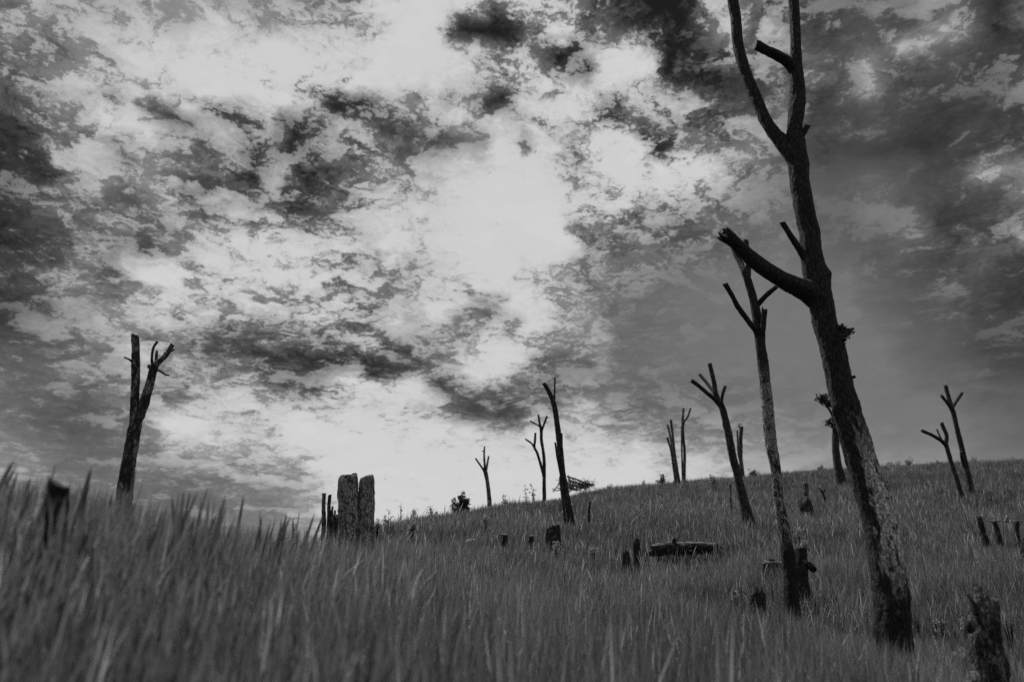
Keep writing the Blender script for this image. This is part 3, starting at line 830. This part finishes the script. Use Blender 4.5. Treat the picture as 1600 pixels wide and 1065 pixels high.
tree('smallest dead tree, claw-like top against white cloud left of the two-stemmed tree', 34,
     [(765, 788, 7), (763.5, 768, 6.3), (761.5, 751.5, 6), (758.5, 737, 6.6), (757.5, 728, 4), (756.5, 712, 3.2), (757, 697, 2.3)],
     [('branch', [(759, 740, 4), (753, 730, 3.2, -0.2), (748, 723, 2.8, -0.3), (743, 715.5, 2.8, -0.5)]),
      ('branch', [(759, 738, 3.8), (761, 726, 3.4, 0.2), (763.5, 712.5, 2.8, 0.4)]), ('twig', [(757, 706, 2), (753.5, 704, 1.6, -0.1)])], mat='bark_mid', knots=2)

tree('two-stemmed dead tree standing alone on the left bank, right stem with a splayed top', 10.0,
     [(194, 775, 24), (196, 755, 22), (202.8, 713, 21), (209, 680, 19), (213, 658, 18), (219.7, 645, 15.5), (227.2, 622, 14), (234.7, 597, 12.5), (240.4, 574, 13), (247, 566, 9), (259, 555, 7.6), (269.7, 538, 7)],
     [('stem', [(212, 668, 15), (210.5, 649, 14), (210.8, 619, 12.6), (212.2, 574, 13), (212.2, 548, 12), (211, 525, 12)], {'end': 'broken', 'knots': 4}),
      ('twig', [(208, 567, 3.6), (203, 562, 3.2, -0.05), (194.2, 558, 2.8, -0.1)]),
      ('branch', [(239, 574, 5), (237.5, 560, 4.4, -0.05), (239.4, 544, 4.2, -0.1), (246, 533, 3.8, -0.15)]),
      ('branch', [(243, 570, 5), (244, 560, 5, 0.05), (245, 548.5, 4.6, 0.08)]),
      ('branch', [(249, 565, 4), (254, 558, 3.6, 0.06), (257, 551, 3.2, 0.1)]),
      ('branch', [(262, 551, 3.2), (268, 548, 2.8, -0.05), (272.5, 546, 2.4, -0.08)]),
      ('twig', [(243, 577, 3.4), (251, 580, 3, -0.05), (258, 585, 2.7, -0.1), (264, 586, 2.4, -0.12)]),
      ('branch_stub', [(236, 576, 4.5), (231, 570, 5, -0.04)], {'end': 'broken'})], mat='bark_mid', knots=7, rough=0.08, seg=24)

# ---------------------------------------------------------------- stumps, posts and logs
STUMPS = 'cut stumps in the grass'
def stump(label, d, pts, mat='char', end='sawn', name='stump', cat='stump', group=STUMPS, parts=(), cutmat=None, seg=None, knots=2, slant=0.3, rough=0.1, seed=None):
    base = base_of(pts[0][0], pts[0][1], d)
    e = tag(empty(name, base), label, cat, group)
    mm = [M[mat], M[cutmat]] if cutmat else M[mat]
    limb('stem', pts, d, base, mm, e, root=True, end=end, knots=knots, flare=0.1, slant=slant, seg=seg or int(max(14, pts[0][2] * 1.1)), rough=rough, seed=seed)
    for P_ in parts:
        nm, q, opt = (P_ + ({},))[:3]
        limb(nm, q, d, base, M[opt.get('mat', mat)], e, root=opt.get('root', False), end=opt.get('end', 'sawn'), flare=0.1, seg=opt.get('seg', 12), slant=opt.get('slant', 0.3), knots=opt.get('knots', 0), rough=rough)
    return e

stump('pair of thick mottled stumps standing tall together on the left skyline', 13.6,
      [(545, 832, 32), (544, 800, 31), (543.5, 770, 31), (543.5, 751, 30), (543, 745, 27), (543, 742.5, 21)], mat='bark_stump', seg=34, knots=5, slant=0.08,
      parts=[('stem', [(553, 825, 14, 0.1), (552, 790, 13, 0.1), (552.5, 760, 11.5, 0.1), (553, 744, 11, 0.1), (553, 740, 9, 0.1)], {'root': True, 'slant': 0.2, 'seg': 20}),
             ('stem', [(571, 832, 27, 0.08), (572, 800, 26, 0.08), (573, 770, 24, 0.08), (574, 750, 23, 0.08), (574, 745, 19, 0.08)], {'root': True, 'seg': 30, 'slant': 0.3, 'knots': 4})], group=None)
stump('cluster of thin cut stems standing just left of the thick stump pair', 15,
      [(506, 815, 7), (505.5, 790, 6), (506.5, 770, 6)], mat='bark_mid', name='cut_stems', cat='cut stems', group=None,
      parts=[('stem', [(514, 815, 6.5), (514, 790, 5.6), (515.5, 773, 5.4)], {'root': True}), ('stem', [(519, 818, 4.5), (519, 800, 3.8), (519.5, 791, 3.6)], {'root': True}),
             ('stem', [(523, 820, 4.5), (523, 806, 3.6), (523.5, 797, 3.2)], {'root': True}), ('stem', [(527, 822, 4.5), (527, 808, 4), (527, 803, 4)], {'root': True})])
stump('blurred dark slant-cut stump in the near grass at the far left', 3.35,
      [(86, 830, 30), (88, 805, 31), (90, 778, 32), (92, 757, 32)], mat='char', slant=0.95, seg=24, cutmat='char', seed=0.0)
stump('charred splintered stump in the lower right corner', 6.4,
      [(1544, 1078, 50), (1541, 1030, 47), (1538, 996, 45), (1538, 970, 45), (1539, 948, 41), (1541, 932, 33)], mat='char_near', end='broken', seg=36, knots=9, rough=0.17,
      parts=[('splinter', [(1524, 958, 10, -0.06), (1519, 944, 10, -0.06), (1512, 926, 4, -0.06)], {'end': 'broken'}),
             ('splinter', [(1552, 965, 9, -0.04), (1556, 950, 7, -0.05), (1559, 936, 3, -0.05)], {'end': 'broken'}),
             ('splinter', [(1517, 985, 12, -0.1), (1514, 975, 8, -0.12), (1517, 962, 6, -0.1)], {'end': 'broken'})])
stump('broad dark stump below the leaning split trunk', 20.5, [(864.5, 846, 25), (864.5, 834, 24), (864, 822, 22)], slant=0.15, seg=26)
stump('small dark stump left of the broad stump, in the middle of the slope', 20.5, [(788, 850, 11), (788, 842, 11), (788, 834, 10)])
stump('faint little stump between the small dark stump and the broad stump', 21, [(831, 848, 9), (831, 842, 9), (830.6, 836, 8)], mat='bark')
stump('upright dark post left of the long fallen log', 17.8, [(995, 872, 12.5), (994.5, 858, 11.5), (994, 842, 11)], slant=0.25)
stump('low dark stump at the left of the upright post by the log', 17, [(978, 885, 15), (977.5, 872, 14), (977, 862, 12)], end='broken')
stump('dark stump with pale growth on top, right of the slender forked tree', 14.4, [(1251, 895, 21), (1251, 875, 20), (1251, 856, 19)], slant=0.1,
      parts=[('root', [(1258, 882, 12), (1266, 884, 11, -0.1), (1272, 890, 9, -0.2)], {'end': 'broken'})])
stump('low broken dark stump in grass, left of the slender tree foot', 13.2, [(1183, 945, 26), (1183, 935, 27), (1182, 924, 25)], end='broken', mat='bark', seg=20)
stump('rounded dark stump high on the slope right of the slender tree', 26, [(1258, 802, 21), (1258, 791, 21), (1257, 780, 17)], end='broken', seg=22)
stump('post with bright pale cut top standing above the rounded stump', 29, [(1259.5, 782, 8), (1259.5, 768, 7.5), (1259, 754.5, 7.5)], mat='bark_mid', cutmat='pale', name='post', cat='post')
stump('dark leaning post with a pale strip down one side, near the right edge', 19.2, [(1538, 838, 10), (1534, 822, 9.5), (1529.5, 805, 9)], name='post', cat='post', end='broken',
      parts=[('pale_strip', [(1544, 836, 5, -0.1), (1540, 818, 5, -0.1), (1534, 804, 3, -0.1)], {'mat': 'pale', 'end': 'broken'})])  # paler strip set along the right side of the post
stump('short dark post under the thin rail, second from the pale-sided post', 19.4, [(1560, 838, 8.5), (1557, 824, 7.5), (1553, 814, 6)], name='post', cat='post')
stump('low dark post at the rail end by the right edge', 19.4, [(1589, 836, 8), (1588.5, 824, 8), (1588, 815, 7.5)], name='post', cat='post', end='broken')
stump('stump with a pale sawn top cut off by the right edge', 16.5, [(1605, 875, 17), (1604.5, 856, 16), (1604, 839, 15.5)], cutmat='pale', slant=0.2)
stump('thin lone stick standing in grass right of the leaning split trunk', 26, [(920, 812, 4.6), (920.5, 797, 4), (922, 782, 3.6)], name='stick', cat='stick', mat='bark', group=None)
stump('thin pale stake standing in grass left of the finger-limbed tree', 27, [(1142, 785, 3.4), (1141.5, 770, 3), (1141, 756, 3)], name='stake', cat='stake', mat='bark_mid', group=None)
stump('low forked dark twig sticking up behind the rounded stump', 30, [(1289, 780, 3), (1285, 769, 3), (1280, 762, 2.2)], name='twig', cat='twig', group=None,
      parts=[('fork', [(1286, 772, 2.4), (1288.5, 764, 1.8)], {'seg': 8})])
stump('small pale cut stump low in the grass below the smallest tree', 18.6, [(737, 858, 15), (736.5, 850, 15), (736, 842, 13)], mat='pale', cutmat='char', slant=0.15)
stump('tiny blurred pale-topped stub in the near grass, lower left corner', 2.7, [(112, 1075, 20), (112, 1050, 19), (113, 1030, 18)], mat='char', cutmat='pale', slant=0.1, seg=18)

def log(label, d, pts, mat='char_log', parts=(), name='fallen_log', cat='log', seg=24, end='broken', group=None, rough=0.12, knots=4):
    mid = pts[len(pts) // 2]; d = rest(mid[0], mid[1], d)
    base = at(pts[0][0], pts[0][1], d)
    base[2] = float(ground(np.array([base[0]]), np.array([base[1]]))[0])
    e = tag(empty(name, base), label, cat, group)
    limb('stem', pts, d, base, M[mat], e, end=end, seg=seg, start_cap=True, knots=knots, rough=rough)
    for nm, q in parts:
        limb(nm, q, d, base, M[mat], e, end='broken', seg=10, flare=0.2)
    return e
log('long charred log lying in the grass in the middle of the slope', 0.32,
    [(1016, 860, 17, -0.15), (1035, 858.5, 19, -0.1), (1055, 857, 19.5), (1080, 856, 19, 0.05), (1102, 856, 17, 0.1), (1123, 855.5, 16, 0.15)],
    parts=[('branch_stub', [(1053, 858, 9), (1053, 850, 8, -0.05), (1054, 839, 6, -0.08)]), ('branch_stub', [(1079, 858, 9, 0), (1079, 857, 9, -0.2)]), ('branch_stub', [(1018, 862, 9, -0.2), (1013, 866, 7, -0.3)])], rough=0.13, knots=6)
log('broken charred log chunk behind the foot of the slender forked tree', 0.36, [(1191, 885, 17), (1200, 887, 19), (1215, 886, 18, 0.1), (1232, 885, 16, 0.2)],
    parts=[('branch_stub', [(1207, 880, 9), (1205, 872, 7)])])
log('barely visible charred stick sunk in grass below the long log', 0.28, [(1072, 890, 6), (1088, 887, 7), (1105, 888, 6, 0.1)], seg=12)
log('thin dead rail lying over the short posts at the right edge', 0.30, [(1540, 812, 2.6), (1550, 814.5, 3, -0.05), (1562, 813, 2.6, 0.1), (1578, 815.5, 2.4), (1590, 813, 2.2, 0.1), (1622, 817, 1.8)], mat='stick', name='fallen_rail', cat='rail', seg=10, knots=1,
    parts=[('branch_stub', [(1573, 814, 5), (1573, 809, 5), (1574, 805, 3.5)])])

STICKS = 'pale sticks in the pile behind the split trunk'
for lab, pts in (
    ('uppermost long pale pole of the stick pile behind the leaning split trunk', [(886, 744, 2.8, 0), (905, 750, 2.6, .3), (926, 758.5, 2.2, .6)]),
    ('second pole of the stick pile, just under the uppermost pole', [(888, 749, 2.6, .2), (905, 755, 2.4, .3), (920, 760, 2.2, .5)]),
    ('lowest pole of the stick pile, almost in the grass', [(886, 756, 2.6, .5), (902, 759.5, 2.6, .3), (915, 763, 2.4, .1)]),
    ('stick of the pile crossing upward at its left end', [(892, 760, 2.2, -.2), (890, 750, 2, -.2), (888, 742, 1.8, -.2)]),
    ('twig leaning left of the leaning split trunk at the pile', [(864, 768, 1.8, 0), (870, 760, 1.7, .1), (874, 753, 1.6, .2)]),
    ('crossed low twig left of the leaning split trunk, near the skyline', [(863, 763, 1.6, 0), (869, 766, 1.6, .1), (876, 765, 1.5, .2)])):
    log(lab, 0.55, pts, mat='stick', name='dead_stick', cat='stick', seg=8, knots=0, group=STICKS, end='sawn')
for lab, pts, d in (
    ('upper pale stick leaning right of the stump by the slender tree', [(1242, 886, 3), (1255, 893, 2.6, -.1), (1272, 910, 2.2, -.3)], 0.45),
    ('lower pale stick slanting down right of the slender tree', [(1246, 884, 2.6), (1258, 896, 2.4, -.1), (1267, 915, 2, -.3)], 0.45),
    ('pale stick lying across the charred log chunk', [(1192, 880, 3, -.3), (1208, 878, 2.8, -.35), (1222, 879, 2.4, -.3)], 0.5),
    ('thin pale branch lying bent in grass, upper middle of the slope', [(982, 822, 2), (995, 808, 1.8, .5), (1012, 797, 1.5, .8)], 0.45),
    ('thin pale twig lying flat in grass right of the lone stick', [(925, 812, 1.8), (938, 813, 1.6), (947, 814, 1.4)], 0.42)):
    log(lab, d, pts, mat='stick', name='dead_stick', cat='stick', seg=8, knots=0, end='sawn', group='loose pale sticks')

def brush(label, d, px, py, wpx, hpx, n=70):
    """a heap of thin dead twigs"""
    d = rest(px, py, d); p0 = at(px, py, d); base = base_of(px, py, d)
    e = tag(empty('brush_heap', base), label, 'brush heap')
    W, H = rad(p0, 2 * wpx), rad(p0, 2 * hpx)
    for i in range(n):
        a = rng.uniform(-1, 1); c = p0 - base + np.array([a * W * 0.5, rng.uniform(-0.5, 0.5) * W * 0.4, rng.uniform(-0.6, 0.25) * H * (1 - 0.6 * (a + 1) / 2)])
        v = np.array([rng.normal(0.6, 0.5), rng.normal(0, 0.4), rng.normal(-0.12, 0.25)]); v *= rng.uniform(0.15, 0.4) * W * 0.6 / np.linalg.norm(v)
        tube('twig', [c - v, c + rng.normal(0, 0.02, 3), c + v], [0.013, 0.011, 0.007], M['stick'] if i % 3 else M['bark'], e, seg=5, rough=0.03)
brush('low heap of dead brush under the poles behind the leaning split trunk', 0.35, 900, 756, 48, 20, 190)

# ---------------------------------------------------------------- shrubs on the skyline
SHRUBS = 'small leafy plants along the skyline'
def shrub(label, px, py, d, wpx, hpx, stems=4, leaf=0.06, count=26, name='shrub', cat='shrub', mat='leaf', group=SHRUBS, dense=1.0, sprigs=False):
    """py is the top of the plant; stems with leaves along their upper part"""
    base = base_of(px, py, d)
    top = at(px, py, d); H = top[2] - base[2]; W = rad(top, wpx)
    Hl = 2 * rad(top, hpx)
    e = tag(empty(name, base), label, cat, group)
    centers = []
    z0 = min(max(H - Hl, 0.1), 0.3) if name == 'shrub' else max(H - Hl, 0.1)
    Hl = H - z0
    for i in range(stems):
        a, dy = rng.uniform(-1, 1), rng.uniform(-1, 1)
        tip = np.array([W * a, W * dy, z0 + Hl * rng.uniform(0.45, 1.0) * (1 - 0.55 * a * a)])
        if i == 0: tip = np.array([W * rng.uniform(-0.3, 0.3), 0.0, H])
        mid = np.array([tip[0] * 0.6, tip[1] * 0.6, z0 * 0.8 + (tip[2] - z0) * 0.25])
        tube('stem', [np.array([tip[0] * 0.3, tip[1] * 0.3, -0.05]), mid, tip], [0.012, 0.009, 0.004], M['bark'], e, seg=6, rough=0.02)
        for k in range(5):
            t = rng.uniform(0.0, 1.0)
            centers.append(mid * (1 - t) + tip * t + rng.normal(0, 0.25, 3) * W * np.array([1, 1, 0.3]))
    leaf_cloud('foliage', centers, M[mat], e, leaf, max(2, int(count * dense / 3)), leaf * (0.8 if sprigs else 1.3), 0.2)
    return e
shrub('round dense dark bush on the skyline left of the smallest tree', 724, 769, 32, 16, 20, 12, 0.075, 110)
shrub('low dark bush sloping down left from the round dense bush', 712, 776, 32, 18, 12, 6, 0.07, 50)
shrub('spindly plant with one bare twig beside the thick stump pair', 627, 785, 28, 10, 14, 3, 0.05, 14, sprigs=True)
shrub('low leafy plant right of the thick stump pair on the skyline', 608, 795, 27, 14, 9, 5, 0.06, 26)
shrub('low leafy plant midway between stump pair and round bush', 645, 793, 29, 16, 9, 5, 0.06, 22)
shrub('small leafy plant near the left foot of the low sloping bush', 675, 789, 30, 16, 9, 5, 0.06, 22)
shrub('sprawling leafy sprigs right of the smallest tree', 786, 769, 34, 14, 14, 4, 0.08, 9, sprigs=True)
shrub('tall narrow leafy plant left of the two-stemmed crooked tree', 821, 757, 34, 6, 22, 2, 0.09, 11, sprigs=True)
shrub('open leafy plant close to the foot of the crooked two-stemmed tree', 833, 760, 34, 12, 18, 4, 0.09, 9, sprigs=True)
shrub('low leafy plant on the skyline right of the stick pile', 957, 755, 40, 18, 8, 6, 0.07, 18)
shrub('small pointed plant on the skyline midway to the three-stemmed clump', 1006, 746, 42, 8, 12, 3, 0.07, 14, sprigs=True)
shrub('round dark bush on the skyline left of the three-stemmed clump', 1033, 742, 42, 15, 13, 6, 0.08, 45)
shrub('dark twin-topped bush on the skyline right of the finger-limbed tree', 1177, 734, 44, 14, 10, 6, 0.08, 45)
shrub('small dark bush on the skyline left of the sprouting trunk', 1284, 727, 44, 10, 8, 5, 0.08, 30)
shrub('low spreading bush on the skyline just right of the tallest tree', 1394, 720, 44, 20, 8, 7, 0.07, 26)
shrub('small upright bush on the right skyline, second from the tallest tree', 1420, 716, 44, 10, 11, 4, 0.08, 28)
shrub('low bush on the skyline left of the shorter right tree', 1466, 720, 44, 9, 7, 4, 0.07, 24)
shrub('leafy sprig on the skyline right of the taller right tree', 1521, 713, 44, 10, 11, 4, 0.09, 9, sprigs=True)
shrub('leafy sprig on the skyline near the right edge', 1583, 711, 44, 10, 11, 4, 0.09, 9, sprigs=True)

# ---------------------------------------------------------------- pale weeds
WEEDS = 'pale dry weeds in the grass'
def weed(label, px, py, d, wpx, count=24, leaf=0.05):
    d = rest(px, py, 0.55)
    shrub(label, px, py - 3, d, wpx, wpx * 1.0, 6, max(leaf, 0.0024 * d) * 1.1, count * 3, name='dry_weed', cat='weed', mat='weed', group=WEEDS, dense=0.5)
weed('pale weed puff in the grass right of the thick stump pair', 645, 815, 22, 12, 22, 0.05)
weed('faint pale weed just right of the foot of the stump pair', 591, 817, 20, 8, 14, 0.05)
weed('pale weed below the smallest tree', 759, 809, 27, 8, 14, 0.05)
weed('pale flowering weed below the broad stump', 870, 849, 18.5, 14, 14, 0.035)
weed('pale weed midway between the broad stump and the long log', 926, 856, 18, 9, 12, 0.035)
weed('small pale weed low in grass left of the slender tree foot', 1148, 926, 12, 10, 12, 0.025)
weed('tall pale weed growing on the stump right of the slender tree', 1247, 829, 14.6, 9, 14, 0.03)
weed('second pale weed at the right side of the same stump', 1255, 846, 14.6, 9, 12, 0.03)
weed('pale weed patch touching the right of the tallest tree foot', 1430, 962, 8.4, 16, 14, 0.018)
weed('pale weed patch midway between the tallest tree and the corner stump', 1465, 966, 8.2, 26, 14, 0.016)
weed('pale weed patch left of the top of the corner stump', 1505, 958, 8, 16, 14, 0.018)
weed('pale weed right of the corner stump', 1572, 970, 7.8, 12, 10, 0.016)
weed('large pale bushy weed at the left foot of the corner stump', 1496, 1006, 5.9, 34, 50, 0.024)
weed('low pale weed beside the finger-limbed tree skyline bush', 1113, 747, 40, 8, 14, 0.07)
